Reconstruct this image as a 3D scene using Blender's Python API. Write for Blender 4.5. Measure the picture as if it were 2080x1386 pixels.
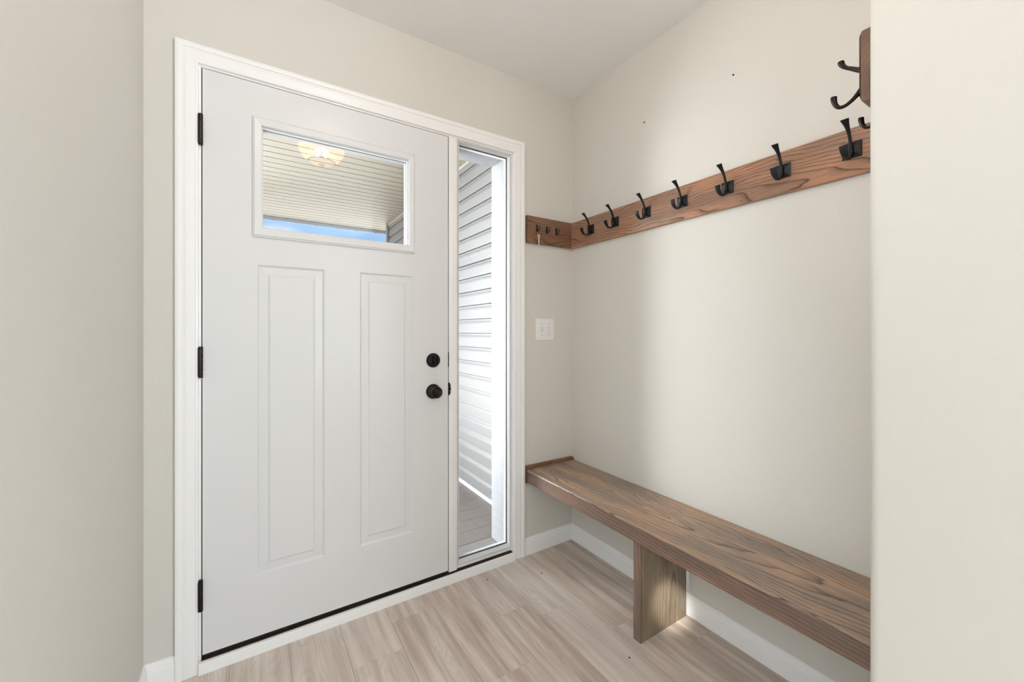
import bpy, bmesh, math, random
from mathutils import Vector, Matrix

# ------------------------------------------------------------------ set-up
for o in list(bpy.data.objects):
    bpy.data.objects.remove(o, do_unlink=True)
SC = bpy.context.scene
COL = SC.collection
random.seed(7)

# room measures (metres); the camera stands over the world origin
D, R, L, H = 1.7414, 1.514, -0.2983, 2.4693
NEARX, NEARY = 1.0, 0.289          # corner of the wall that ends the bench niche
BACK = -2.7
LEFTX, LEFTY = -3.8, .70             # the open room left of the viewpoint

cam_d = bpy.data.cameras.new('camera'); cam = bpy.data.objects.new('camera', cam_d)
COL.objects.link(cam)
cam.location = (0, 0, 1.1655)
cam.rotation_euler = (math.pi/2, 0, -0.569)
cam_d.sensor_width = 36; cam_d.sensor_fit = 'HORIZONTAL'
cam_d.lens = 822.03/2080*36
cam_d.shift_y = -(693-673.36)/2080
cam_d.clip_start = 0.02
SC.camera = cam

SC.view_settings.view_transform = 'Standard'
SC.view_settings.look = 'None'
SC.view_settings.gamma = 1
SC.view_settings.use_curve_mapping = False
SC.view_settings.exposure = 0.30
try:
    SC.cycles.use_denoising = True
    SC.cycles.max_bounces = 12
    SC.cycles.diffuse_bounces = 6
    SC.cycles.transparent_max_bounces = 16
    SC.cycles.sample_clamp_indirect = 6
except Exception:
    pass

# world: pale blue summer sky with thin white cloud
w = bpy.data.worlds.new('sky'); SC.world = w; w.use_nodes = True
nt = w.node_tree; nt.nodes.clear()
N = nt.nodes.new; K = nt.links.new
tc = N('ShaderNodeTexCoord'); mp = N('ShaderNodeMapping'); mp.inputs['Scale'].default_value = (1.0, 1.0, 3.2)
mp.inputs['Location'].default_value = (0.35, 0.2, 0.1)
nz = N('ShaderNodeTexNoise'); nz.inputs['Scale'].default_value = 3.4; nz.inputs['Detail'].default_value = 7
rp = N('ShaderNodeValToRGB')
rp.color_ramp.elements[0].position = 0.50; rp.color_ramp.elements[0].color = (0.36, 0.61, 0.97, 1)
rp.color_ramp.elements[1].position = 0.66; rp.color_ramp.elements[1].color = (0.92, 0.95, 1.0, 1)
bg = N('ShaderNodeBackground'); bg.inputs['Strength'].default_value = 0.80
out = N('ShaderNodeOutputWorld')
K(tc.outputs['Generated'], mp.inputs['Vector']); K(mp.outputs['Vector'], nz.inputs['Vector'])
K(nz.outputs['Fac'], rp.inputs['Fac']); K(rp.outputs['Color'], bg.inputs['Color']); K(bg.outputs['Background'], out.inputs['Surface'])

def light(kind, name, loc, rot, energy, color, **kw):
    d = bpy.data.lights.new(name, kind); d.energy = energy; d.color = color
    for k, v in kw.items(): setattr(d, k, v)
    o = bpy.data.objects.new(name, d); COL.objects.link(o)
    o.location = loc; o.rotation_euler = rot
    return o

# sun over the house roof: the porch is shaded, the added bounce ground and wall are lit
sun = light('SUN', 'sun', (8, -6, 12), (0, 0, 0), 24.0, (1.0, 0.98, 0.95), angle=0.01)
sun.rotation_euler = Vector((-.55, .35, -.76)).to_track_quat('-Z', 'Y').to_euler()
# area lights added as fill, standing in for daylight from the open room
light('AREA', 'left_room_fill', (LEFTX+.06, -.95, 1.35), (math.radians(90), 0, math.radians(-90)), 12.0, (0.80, 0.91, 1.0),
      shape='RECTANGLE', size=2.6, size_y=1.9)
light('AREA', 'back_fill', (-1.2, BACK+0.06, 1.45), (math.radians(90), 0, 0), 4.0, (0.80, 0.91, 1.0),
      shape='RECTANGLE', size=2.4, size_y=1.9)
light('AREA', 'side_fill', (R-.06, -1.7, 1.35), (math.radians(90), 0, math.radians(72)), 92.0, (0.80, 0.91, 1.0),
      shape='RECTANGLE', size=1.5, size_y=1.9)
# area light added outside, standing in for daylight slanting through the sidelight
light('AREA', 'porch_fill', (-1.05, 3.7, 1.24), (math.radians(90), 0, math.radians(-135)), 140.0, (0.90, 0.96, 1.0),
      shape='RECTANGLE', size=2.7, size_y=2.6, spread=math.radians(96))
# added fill over the open room, and an added spot beaming under the bench
light('AREA', 'room_ceiling_fill', (-2.0, -1.0, 2.40), (0, 0, 0), 40.0, (0.82, 0.92, 1.0), shape='RECTANGLE', size=2.5, size_y=2.5)
dl = light('SPOT', 'bench_spot', (-.75, -1.1, 2.2), (0, 0, 0), 800.0, (1.0, 0.98, 0.90), spot_size=math.radians(3.1), spot_blend=.8, shadow_soft_size=.02)
dl.rotation_euler = (Vector((1.37, .985, .10))-dl.location).to_track_quat('-Z', 'Y').to_euler()
# bulb of the ceiling lamp
LAMP = (0.395, 0.49)
light('POINT', 'ceiling_bulb', (LAMP[0], LAMP[1], 2.37), (0, 0, 0), 30.0, (0.94, 0.96, 1.0), shadow_soft_size=0.05)

# ------------------------------------------------------------------ materials
def lin(r, g, b):
    f = lambda c: (c/255/12.92) if c/255 <= .04045 else ((c/255+.055)/1.055)**2.4
    return (f(r), f(g), f(b), 1)

def new_mat(name):
    m = bpy.data.materials.new(name); m.use_nodes = True
    nt = m.node_tree
    return m, nt, nt.nodes['Principled BSDF']

def plain(name, col, rough=.5, metal=0, bump=None, spec=.5, var=0.0):
    m, nt, b = new_mat(name)
    b.inputs['Base Color'].default_value = col
    b.inputs['Roughness'].default_value = rough
    b.inputs['Metallic'].default_value = metal
    b.inputs['Specular IOR Level'].default_value = spec
    tc = nt.nodes.new('ShaderNodeTexCoord')
    if bump:
        sc, st, dist = bump
        n = nt.nodes.new('ShaderNodeTexNoise'); n.inputs['Scale'].default_value = sc; n.inputs['Detail'].default_value = 3
        n.inputs['Roughness'].default_value = .55
        bp = nt.nodes.new('ShaderNodeBump'); bp.inputs['Strength'].default_value = st; bp.inputs['Distance'].default_value = dist
        nt.links.new(tc.outputs['Object'], n.inputs['Vector']); nt.links.new(n.outputs['Fac'], bp.inputs['Height'])
        nt.links.new(bp.outputs['Normal'], b.inputs['Normal'])
    if var:
        n2 = nt.nodes.new('ShaderNodeTexNoise'); n2.inputs['Scale'].default_value = 2.5; n2.inputs['Detail'].default_value = 2
        mx = nt.nodes.new('ShaderNodeMix'); mx.data_type = 'RGBA'
        mx.inputs['A'].default_value = tuple(c*(1-var) for c in col[:3])+(1,)
        mx.inputs['B'].default_value = tuple(min(1, c*(1+var)) for c in col[:3])+(1,)
        nt.links.new(tc.outputs['Object'], n2.inputs['Vector']); nt.links.new(n2.outputs['Fac'], mx.inputs['Factor'])
        nt.links.new(mx.outputs['Result'], b.inputs['Base Color'])
    return m

M_WALL = plain('greige wall paint', lin(215, 212, 205), .75, bump=(150, .45, .0016), spec=.3, var=.012)
M_CEIL = plain('ceiling paint', lin(240, 240, 239), .85, bump=(140, .2, .0015), spec=.2)
M_TRIM = plain('white semi-gloss trim paint', lin(244, 244, 244), .32, bump=(25, .04, .001))
M_DOOR = plain('white satin door paint', lin(224, 225, 226), .30, bump=(60, .035, .0006))
M_VINYL = plain('white vinyl frame', lin(228, 228, 229), .28)
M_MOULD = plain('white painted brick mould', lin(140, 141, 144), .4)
M_BLACK = plain('black rubber seal', lin(14, 12, 11), .6, bump=(90, .2, .001))
M_BRONZE_SILL = plain('dark bronze threshold', lin(62, 48, 36), .4, bump=(60, .1, .001))
M_HOOK = plain('matte black iron', lin(26, 26, 28), .42, metal=.4, bump=(220, .25, .0006))
M_ORB = plain('oil rubbed bronze', lin(40, 31, 28), .28, metal=.75, bump=(120, .12, .0006))
M_LOCK = plain('aged bronze lock', lin(26, 24, 24), .33, metal=.6, bump=(120, .1, .0005))
M_RIM = plain('worn bronze rim', lin(150, 130, 118), .3, metal=.9)
M_KEY = plain('brass key', lin(236, 212, 188), .4, metal=.3)
M_STEEL = plain('screw steel', lin(165, 165, 162), .35, metal=.8)
M_PLATE = plain('white switch plastic', lin(236, 236, 234), .25)
M_ALU = plain('mill aluminium sill', lin(134, 132, 129), .45, metal=.2, bump=(80, .1, .001))
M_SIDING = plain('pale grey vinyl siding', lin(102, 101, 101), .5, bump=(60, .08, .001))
M_SOFFIT = plain('cream vinyl soffit', lin(140, 133, 118), .5)
M_GUTTER = plain('grey painted gutter', lin(176, 182, 192), .4, metal=.1)
M_DARK = plain('dark nail', lin(30, 24, 20), .6)
M_BOUNCE_GROUND = plain('pale bounce ground', lin(196, 192, 184), .9, bump=(30, .5, .02), var=.15)
M_ROOF = plain('roof shingle grey', lin(120, 118, 115), .9)

def glass_mat():
    m, nt, b = new_mat('clear window glass')
    nt.nodes.remove(b)
    o = nt.nodes['Material Output']
    fr = nt.nodes.new('ShaderNodeFresnel'); fr.inputs['IOR'].default_value = 1.5
    tr = nt.nodes.new('ShaderNodeBsdfTransparent'); tr.inputs['Color'].default_value = (.985, .99, .985, 1)
    gl = nt.nodes.new('ShaderNodeBsdfGlossy'); gl.inputs['Roughness'].default_value = 0.0
    mx = nt.nodes.new('ShaderNodeMixShader')
    nt.links.new(fr.outputs[0], mx.inputs[0]); nt.links.new(tr.outputs[0], mx.inputs[1]); nt.links.new(gl.outputs[0], mx.inputs[2])
    nt.links.new(mx.outputs[0], o.inputs['Surface'])
    return m
M_GLASS = glass_mat()

def bowl_mat():
    m, nt, b = new_mat('frosted glass lamp bowl')
    nt.nodes.remove(b); o = nt.nodes['Material Output']
    tc = nt.nodes.new('ShaderNodeTexCoord'); nz = nt.nodes.new('ShaderNodeTexNoise'); nz.inputs['Scale'].default_value = 5
    rp = nt.nodes.new('ShaderNodeValToRGB')
    rp.color_ramp.elements[0].position = .35; rp.color_ramp.elements[0].color = (1, .42, .18, 1)
    rp.color_ramp.elements[1].position = .75; rp.color_ramp.elements[1].color = (1, .62, .34, 1)
    em = nt.nodes.new('ShaderNodeEmission'); em.inputs['Strength'].default_value = 10
    tr = nt.nodes.new('ShaderNodeBsdfTransparent'); tr.inputs['Color'].default_value = (1, .97, .93, 1)
    mx = nt.nodes.new('ShaderNodeMixShader'); mx.inputs[0].default_value = .3
    nt.links.new(tc.outputs['Object'], nz.inputs['Vector']); nt.links.new(nz.outputs['Fac'], rp.inputs['Fac'])
    nt.links.new(rp.outputs['Color'], em.inputs['Color'])
    nt.links.new(tr.outputs[0], mx.inputs[1]); nt.links.new(em.outputs[0], mx.inputs[2]); nt.links.new(mx.outputs[0], o.inputs['Surface'])
    return m
M_BOWL = bowl_mat()

def bulb_mat():
    m, nt, b = new_mat('lit bulb'); b.inputs['Base Color'].default_value = (1, .9, .75, 1)
    b.inputs['Emission Color'].default_value = (1, .82, .55, 1); b.inputs['Emission Strength'].default_value = 5
    return m
M_BULB = bulb_mat()

class G:
    """tiny node helper"""
    def __init__(s, nt): s.nt = nt
    def math(s, op, a, b=None, c=None):
        n = s.nt.nodes.new('ShaderNodeMath'); n.operation = op
        for i, v in enumerate((a, b, c)):
            if v is None: continue
            if isinstance(v, (int, float)): n.inputs[i].default_value = v
            else: s.nt.links.new(v, n.inputs[i])
        return n.outputs[0]
    def comb(s, x, y, z):
        n = s.nt.nodes.new('ShaderNodeCombineXYZ')
        for i, v in enumerate((x, y, z)):
            if isinstance(v, (int, float)): n.inputs[i].default_value = v
            else: s.nt.links.new(v, n.inputs[i])
        return n.outputs[0]
    def noise(s, vec, scale, detail=3, rough=.5):
        n = s.nt.nodes.new('ShaderNodeTexNoise'); n.inputs['Scale'].default_value = scale
        n.inputs['Detail'].default_value = detail; n.inputs['Roughness'].default_value = rough
        s.nt.links.new(vec, n.inputs['Vector']); return n.outputs['Fac']
    def ramp(s, v, stops):
        n = s.nt.nodes.new('ShaderNodeValToRGB'); e = n.color_ramp.elements
        while len(e) < len(stops): e.new(.5)
        for i, (p, c) in enumerate(stops):
            e[i].position = p; e[i].color = c if len(c) == 4 else tuple(c)+(1,)
        s.nt.links.new(v, n.inputs['Fac']); return n.outputs['Color']
    def mix(s, f, a, b, mode='MIX'):
        n = s.nt.nodes.new('ShaderNodeMix'); n.data_type = 'RGBA'; n.blend_type = mode
        for k, v in (('Factor', f), ('A', a), ('B', b)):
            if isinstance(v, (int, float)): n.inputs[k].default_value = v
            elif isinstance(v, tuple): n.inputs[k].default_value = v
            else: s.nt.links.new(v, n.inputs[k])
        return n.outputs['Result']

def oak(name, along, across, depth, b0, c0, slope, pitch, cols, rough=.33, seed=0.0, line=.75, a0=0.0, wob=1.0):
    """stained oak: growth rings of a tilted trunk cut by the board, with pores"""
    m, nt, bs = new_mat(name); g = G(nt)
    tc = nt.nodes.new('ShaderNodeTexCoord'); sp = nt.nodes.new('ShaderNodeSeparateXYZ')
    nt.links.new(tc.outputs['Object'], sp.inputs[0])
    ax = {'x': sp.outputs[0], 'y': sp.outputs[1], 'z': sp.outputs[2]}
    a, b, c = ax[along], ax[across], ax[depth]
    a = g.math('ADD', a, -a0)
    lowv = g.comb(g.math('MULTIPLY', a, 1.7), g.math('MULTIPLY', b, 7), g.math('ADD', g.math('MULTIPLY', c, 7), seed))
    n1 = g.math('SUBTRACT', g.noise(lowv, 1.0, 2), .5)
    midv = g.comb(g.math('MULTIPLY', a, 9), g.math('MULTIPLY', b, 30), g.math('ADD', g.math('MULTIPLY', c, 30), seed+3))
    n2 = g.math('SUBTRACT', g.noise(midv, 1.0, 2), .5)
    b1 = g.math('ADD', g.math('SUBTRACT', b, b0), g.math('MULTIPLY', n1, .12*wob))
    c1 = g.math('ADD', g.math('ADD', g.math('SUBTRACT', c, c0), g.math('MULTIPLY', a, slope)), g.math('MULTIPLY', n1, .05*wob))
    rad = g.math('SQRT', g.math('ADD', g.math('MULTIPLY', b1, b1), g.math('MULTIPLY', c1, c1)))
    rad = g.math('ADD', rad, g.math('MULTIPLY', n2, pitch*.55*wob))
    ring = g.math('FRACT', g.math('DIVIDE', rad, pitch))
    linec = g.ramp(ring, [(0, (0, 0, 0)), (.52, (.04, .04, .04)), (.76, (.45,)*3), (.87, (1, 1, 1)), (.92, (.2,)*3), (1, (0, 0, 0))])
    pv = g.comb(g.math('MULTIPLY', a, 28), g.math('MULTIPLY', b, 900), g.math('ADD', g.math('MULTIPLY', c, 900), seed))
    pores = g.ramp(g.noise(pv, 1.0, 3, .6), [(.40, (0, 0, 0)), (.60, (1, 1, 1))])
    sv = g.comb(g.math('MULTIPLY', a, 4), g.math('MULTIPLY', b, 130), g.math('ADD', g.math('MULTIPLY', c, 130), seed))
    streak = g.noise(sv, 1.0, 3, .6)
    bv = g.comb(g.math('MULTIPLY', a, 3.2), g.math('MULTIPLY', b, 14), g.math('ADD', g.math('MULTIPLY', c, 14), seed+9))
    blot = g.ramp(g.noise(bv, 1.0, 3), [(.38, (0, 0, 0)), (.62, (1, 1, 1))])
    base = g.mix(blot, cols[0], cols[1])
    base = g.mix(g.math('MULTIPLY', streak, .45), base, cols[3])
    lf = g.math('MULTIPLY', g.math('MULTIPLY', linec, line), g.math('ADD', g.math('MULTIPLY', pores, .45), .55))
    colr = g.mix(lf, base, cols[2])
    pf = g.math('MULTIPLY', pores, .24)
    colr = g.mix(pf, colr, cols[2])
    nt.links.new(colr, bs.inputs['Base Color'])
    bs.inputs['Roughness'].default_value = rough
    bs.inputs['Specular IOR Level'].default_value = .55
    bp = nt.nodes.new('ShaderNodeBump'); bp.inputs['Strength'].default_value = .35; bp.inputs['Distance'].default_value = .0005
    bp.invert = True
    nt.links.new(lf, bp.inputs['Height']); nt.links.new(bp.outputs['Normal'], bs.inputs['Normal'])
    return m

BR = [lin(200, 147, 113), lin(162, 125, 103), lin(32, 20, 14), lin(124, 98, 82)]
KB = [lin(160, 114, 84), lin(128, 95, 74), lin(30, 19, 13), lin(104, 78, 62)]
GR = [lin(206, 168, 136), lin(160, 142, 128), lin(46, 34, 28), lin(128, 116, 108)]
DK = [lin(154, 122, 104), lin(132, 110, 98), lin(44, 30, 24), lin(114, 96, 86)]
M_OAK_BOARD = oak('stained oak hook board', 'y', 'z', 'x', 1.615, 1.44, -.07, .0098, BR, line=1.0, rough=.30, seed=2.0, a0=.9)
M_OAK_KEYB = oak('stained oak key board', 'x', 'z', 'y', 1.60, 1.70, .03, .0092, KB, line=1.0, rough=.36, seed=5.0, a0=1.0)
M_OAK_RET = oak('stained oak return board', 'x', 'z', 'y', 1.60, .10, .03, .0085, [lin(132, 96, 70), lin(104, 76, 58), lin(52, 34, 24), lin(88, 66, 52)], seed=8.0, rough=.45, line=.5)
M_OAK_TOP = oak('stained oak bench top', 'y', 'x', 'z', 1.35, .385, -.075, .0125, GR, line=1.0, rough=.34, seed=11.0, a0=.8, wob=1.25)
M_OAK_APRON = oak('stained oak bench front', 'y', 'z', 'x', .56, 1.27, -.12, .0095, DK, rough=.30, seed=14.0, a0=.9, line=.9, wob=.45)
M_OAK_LEG = oak('stained oak bench leg', 'z', 'x', 'y', 1.40, .92, .02, .0085, [lin(176, 156, 130), lin(144, 130, 108), lin(58, 44, 32), lin(124, 110, 92)], rough=.4, seed=17.0, line=.8, wob=.5)
M_OAK_LEGF = oak('stained oak leg edge', 'z', 'y', 'x', 1.06, 1.16, .02, .0085, DK, rough=.4, seed=19.0)
M_OAK_CLEAT = oak('stained oak cleat', 'x', 'z', 'y', .38, 1.70, .03, .009, [lin(150, 112, 84), lin(118, 88, 68), lin(60, 40, 28), lin(98, 76, 62)], rough=.4, seed=23.0)

def plank_mat():
    m, nt, bs = new_mat('pale oak vinyl plank'); g = G(nt)
    tc = nt.nodes.new('ShaderNodeTexCoord'); sp = nt.nodes.new('ShaderNodeSeparateXYZ')
    oi = nt.nodes.new('ShaderNodeObjectInfo')
    nt.links.new(tc.outputs['Object'], sp.inputs[0])
    rnd = oi.outputs['Random']
    a = g.math('ADD', sp.outputs[1], g.math('MULTIPLY', rnd, 31.0)); b = sp.outputs[0]
    off = g.math('MULTIPLY', rnd, 57.0)
    lv = g.comb(g.math('MULTIPLY', a, 1.5), g.math('MULTIPLY', b, 6), off)
    n1 = g.math('SUBTRACT', g.noise(lv, 1.0, 2), .5)
    b1 = g.math('ADD', g.math('ADD', b, g.math('MULTIPLY', g.math('SUBTRACT', rnd, .5), .12)), g.math('MULTIPLY', n1, .17))
    c1 = g.math('ADD', g.math('MULTIPLY', g.math('FRACT', g.math('MULTIPLY', a, .9)), .0), g.math('MULTIPLY', n1, .22))
    rad = g.math('SQRT', g.math('ADD', g.math('MULTIPLY', b1, b1), g.math('MULTIPLY', c1, c1)))
    ring = g.math('FRACT', g.math('DIVIDE', rad, .0085))
    ln = g.ramp(ring, [(0, (0, 0, 0)), (.5, (.3,)*3), (.8, (1,)*3), (1, (0, 0, 0))])
    sv = g.comb(g.math('MULTIPLY', a, 2.2), g.math('MULTIPLY', b, 34), off)
    st = g.ramp(g.noise(sv, 1.0, 4, .55), [(.34, (0, 0, 0)), (.66, (1,)*3)])
    fv = g.comb(g.math('MULTIPLY', a, 9), g.math('MULTIPLY', b, 320), off)
    fine = g.noise(fv, 1.0, 3, .6)
    dark = g.mix(rnd, lin(176, 157, 144), lin(212, 198, 186)); lite = g.mix(rnd, lin(228, 213, 199), lin(238, 228, 218))
    c = g.mix(st, dark, lite)
    c = g.mix(g.math('MULTIPLY', ln, .20), c, lin(158, 140, 128))
    c = g.mix(g.math('MULTIPLY', fine, .22), c, lin(162, 146, 134))
    nt.links.new(c, bs.inputs['Base Color']); bs.inputs['Roughness'].default_value = .36
    bp = nt.nodes.new('ShaderNodeBump'); bp.inputs['Strength'].default_value = .12; bp.inputs['Distance'].default_value = .0006
    nt.links.new(fine, bp.inputs['Height']); nt.links.new(bp.outputs['Normal'], bs.inputs['Normal'])
    return m
M_PLANK = plank_mat()

def deck_mat():
    m, nt, bs = new_mat('grey composite deck board'); g = G(nt)
    tc = nt.nodes.new('ShaderNodeTexCoord'); sp = nt.nodes.new('ShaderNodeSeparateXYZ'); nt.links.new(tc.outputs['Object'], sp.inputs[0])
    v = g.comb(g.math('MULTIPLY', sp.outputs[0], 6), g.math('MULTIPLY', sp.outputs[1], 150), sp.outputs[2])
    n = g.noise(v, 1.0, 4, .6)
    c = g.mix(n, lin(98, 91, 88), lin(130, 122, 118))
    nt.links.new(c, bs.inputs['Base Color']); bs.inputs['Roughness'].default_value = .7
    return m
M_DECK = deck_mat()

# ------------------------------------------------------------------ mesh helpers
def mesh_obj(name, bm, mat, parent=None, smooth=False):
    bmesh.ops.recalc_face_normals(bm, faces=bm.faces)
    me = bpy.data.meshes.new(name); bm.to_mesh(me); bm.free()
    mats = mat if isinstance(mat, (list, tuple)) else [mat]
    for m in mats: me.materials.append(m)
    if smooth:
        for p in me.polygons: p.use_smooth = True
        try: me.set_sharp_from_angle(angle=math.radians(38))
        except Exception: pass
    o = bpy.data.objects.new(name, me); COL.objects.link(o)
    if parent: o.parent = parent
    return o

def empty(name, loc=(0, 0, 0), rz=0.0):
    o = bpy.data.objects.new(name, None); COL.objects.link(o)
    o.location = loc; o.rotation_euler = (0, 0, rz); o.empty_display_size = .05
    return o

def tag(o, label=None, cat=None, group=None, kind=None):
    if label: o['label'] = label
    if cat: o['category'] = cat
    if group: o['group'] = group
    if kind: o['kind'] = kind
    return o

def struct(o, label=None, cat=None):
    return tag(o, label, cat, kind='structure')

def add_box(bm, x0, x1, y0, y1, z0, z1, bev=0, seg=2):
    r = bmesh.ops.create_cube(bm, size=1)
    vs = r['verts']
    for v in vs:
        v.co = Vector((x0+(v.co.x+.5)*(x1-x0), y0+(v.co.y+.5)*(y1-y0), z0+(v.co.z+.5)*(z1-z0)))
    if bev:
        es = list({e for v in vs for e in v.link_edges})
        bmesh.ops.bevel(bm, geom=es, offset=bev, segments=seg, affect='EDGES', profile=.5)
    return bm

def box(name, x0, x1, y0, y1, z0, z1, mat, parent=None, bev=0, seg=2):
    bm = bmesh.new(); add_box(bm, x0, x1, y0, y1, z0, z1, bev, seg)
    return mesh_obj(name, bm, mat, parent, smooth=bev > 0)

def add_loft(bm, rings, cap=True):
    """rings: lists of equal length of points"""
    vr = [[bm.verts.new(p) for p in r] for r in rings]
    n = len(vr[0])
    for a, b in zip(vr, vr[1:]):
        for i in range(n):
            j = (i+1) % n
            bm.faces.new((a[i], a[j], b[j], b[i]))
    if cap:
        bm.faces.new(vr[0][::-1]); bm.faces.new(vr[-1])
    return bm

def add_lathe(bm, prof, axis_o, axis, n=32):
    """prof: (distance along axis, radius)"""
    ax = Vector(axis).normalized(); u = ax.orthogonal().normalized(); v = ax.cross(u)
    rings = []
    for d, r in prof:
        r = max(r, .00002)
        rings.append([Vector(axis_o)+ax*d+(u*math.cos(t)+v*math.sin(t))*r for t in (2*math.pi*i/n for i in range(n))])
    return add_loft(bm, rings)

def catmull(pts, k=6):
    P = [pts[0]]+list(pts)+[pts[-1]]; out = []
    for i in range(1, len(P)-2):
        for s in range(k):
            t = s/k
            out.append(tuple(.5*((2*P[i][c])+(-P[i-1][c]+P[i+1][c])*t+(2*P[i-1][c]-5*P[i][c]+4*P[i+1][c]-P[i+2][c])*t*t+(-P[i-1][c]+3*P[i][c]-3*P[i+1][c]+P[i+2][c])*t**3) for c in range(len(pts[0]))))
    out.append(tuple(pts[-1])); return out

def add_sweep(bm, pts, n=10, k=6, square=0.0):
    """pts: (y, z, width along x, thickness in the y-z plane); path in the y-z plane at x=0"""
    q = catmull(pts, k); rings = []
    for i, p in enumerate(q):
        a = q[max(0, i-1)]; b = q[min(len(q)-1, i+1)]
        t = Vector((0, b[0]-a[0], b[1]-a[1])).normalized(); nn = Vector((0, -t.z, t.y))
        ring = []
        for j in range(n):
            th = 2*math.pi*(j+.5)/n; cx, cy = math.cos(th), math.sin(th)
            if square:
                e = 1-square
                cx = math.copysign(abs(cx)**e, cx); cy = math.copysign(abs(cy)**e, cy)
            ring.append(Vector((cx*p[2]/2, p[0], p[1]))+nn*(cy*p[3]/2))
        rings.append(ring)
    return add_loft(bm, rings)

def extrude_profile(bm, prof, f0, f1):
    """prof points mapped by f0 and f1 to the two ends"""
    return add_loft(bm, [[Vector(f0(*p)) for p in prof], [Vector(f1(*p)) for p in prof]])

# ------------------------------------------------------------------ room shell
OUT = 1.92   # outer face of the front wall
OX0, OX1, OZ1 = -.168, 1.135, 2.090     # rough opening
bm = bmesh.new()
add_box(bm, L-.14, OX0, D, OUT, -.02, 2.62)
add_box(bm, OX1, R+.2, D, OUT, -.02, 2.62)
add_box(bm, OX0, OX1, D, OUT, OZ1, 2.62)
struct(mesh_obj('wall_front', bm, M_WALL), 'greige painted wall around the white entry door', 'wall')
struct(box('wall_left', L-.14, L, LEFTY, D, -.02, 2.62, M_WALL), 'greige wall running along the left edge of the view', 'wall')
struct(box('wall_right', R, R+.14, NEARY-.1, D, -.02, 2.62, M_WALL), 'pale greige wall behind the bench and the hook board', 'wall')
# nearer wall with a rounded corner, closes the bench niche
bm = bmesh.new(); r = .019; prof = [(R+.14, -.62), (NEARX, -.62)]
for i in range(9):
    t = math.radians(180-90*i/8); prof.append((NEARX+r+r*math.cos(t), NEARY-r+r*math.sin(t)))
prof += [(R, NEARY), (R+.14, NEARY)]
extrude_profile(bm, prof, lambda x, y: (x, y, -.02), lambda x, y: (x, y, 2.62))
struct(mesh_obj('wall_near', bm, M_WALL, smooth=True), 'near wall with a rounded white corner filling the right edge', 'wall')
struct(box('wall_room_front', LEFTX-.14, L-.14, LEFTY, LEFTY+.14, -.02, 2.62, M_WALL), 'greige wall of the open room left of the viewpoint', 'wall')
struct(box('wall_room_side', LEFTX-.14, LEFTX, BACK-.1, LEFTY, -.02, 2.62, M_WALL), 'greige far side wall of the open room', 'wall')
struct(box('wall_room_right', R, R+.14, BACK-.1, -.62, -.02, 2.62, M_WALL), 'greige wall on the right behind the viewpoint', 'wall')
struct(box('wall_back', LEFTX-.14, R+.14, BACK-.2, BACK, -.02, 2.62, M_WALL), 'greige wall behind the viewpoint', 'wall')
struct(box('ceiling', LEFTX-.14, R+.14, BACK-.2, OUT, H, H+.14, M_CEIL), 'flat off-white painted ceiling', 'ceiling')

# floor: separate planks lying on a base slab
floor = box('floor', LEFTX-.14, R+.14, BACK-.2, D+.02, -.12, -.0065, plain('subfloor', lin(60, 52, 46), .9))
struct(floor, 'pale oak plank floor', 'floor')
joints = {.288: 1.468, .466: .40, .644: 1.169, .822: .20, 1.0: 1.333, 1.178: 1.1217, 1.356: .913, .110: .62, -.068: 1.10, -.246: 1.62, -.424: .9}
for i in range(1, 20): joints[round(-.424-.178*i, 3)] = (i*.47) % 1.2 - .9
PW, PL, pmesh = .1775, 1.22, {}
for x0, j in joints.items():
    ya = j
    while ya < D+.01: ya += PL
    while ya > BACK:
        y0, y1 = max(ya-PL, BACK), min(ya, D+.012); xa, xb = max(x0, LEFTX-.02), min(x0+PW, R+.01)
        if x0+PW < L+.02: y1 = min(y1, LEFTY+.01)
        if y1-y0 > .02 and xb-xa > .01:
            cx, cy = (xa+xb)/2, (y0+y1)/2; key = (round(xb-xa, 4), round(y1-y0, 4))
            if key not in pmesh:
                bm = bmesh.new(); hx, hy = (xb-xa)/2-.0001, (y1-y0)/2-.0001
                b = .0005
                add_loft(bm, [[(-hx, -hy, -.006), (hx, -hy, -.006), (hx, hy, -.006), (-hx, hy, -.006)],
                              [(-hx, -hy, -b), (hx, -hy, -b), (hx, hy, -b), (-hx, hy, -b)],
                              [(-hx+b, -hy+b, 0), (hx-b, -hy+b, 0), (hx-b, hy-b, 0), (-hx+b, hy-b, 0)]])
                o = mesh_obj('plank', bm, M_PLANK, floor); pmesh[key] = o.data
            else:
                o = bpy.data.objects.new('plank', pmesh[key]); COL.objects.link(o); o.parent = floor
            o.location = (cx, cy, 0)
        ya -= PL

# baseboards
BP = [(0, 0), (.012, 0), (.012, .060), (.0105, .064), (.0095, .074), (.006, .083), (.002, .0865), (0, .0865)]
bm = bmesh.new()
extrude_profile(bm, BP, lambda t, z: (R-t, NEARY, z), lambda t, z: (R-t, D-t, z))
struct(mesh_obj('baseboard_right', bm, M_TRIM), 'white baseboard running beneath the bench', 'baseboard')
bm = bmesh.new()
extrude_profile(bm, BP, lambda t, z: (1.1845, D-t, z), lambda t, z: (R-t, D-t, z))
struct(mesh_obj('baseboard_front', bm, M_TRIM), 'short white baseboard between door casing and corner', 'baseboard')
bm = bmesh.new()
extrude_profile(bm, BP, lambda t, z: (L+t, D-t, z), lambda t, z: (-.219, D-t, z))
struct(mesh_obj('baseboard_front', bm, M_TRIM), 'stub of white baseboard left of the door casing', 'baseboard')
bm = bmesh.new()
extrude_profile(bm, BP, lambda t, z: (L+t, LEFTY, z), lambda t, z: (L+t, D-t, z))
struct(mesh_obj('baseboard_left', bm, M_TRIM), 'white baseboard at the foot of the left wall', 'baseboard')
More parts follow.
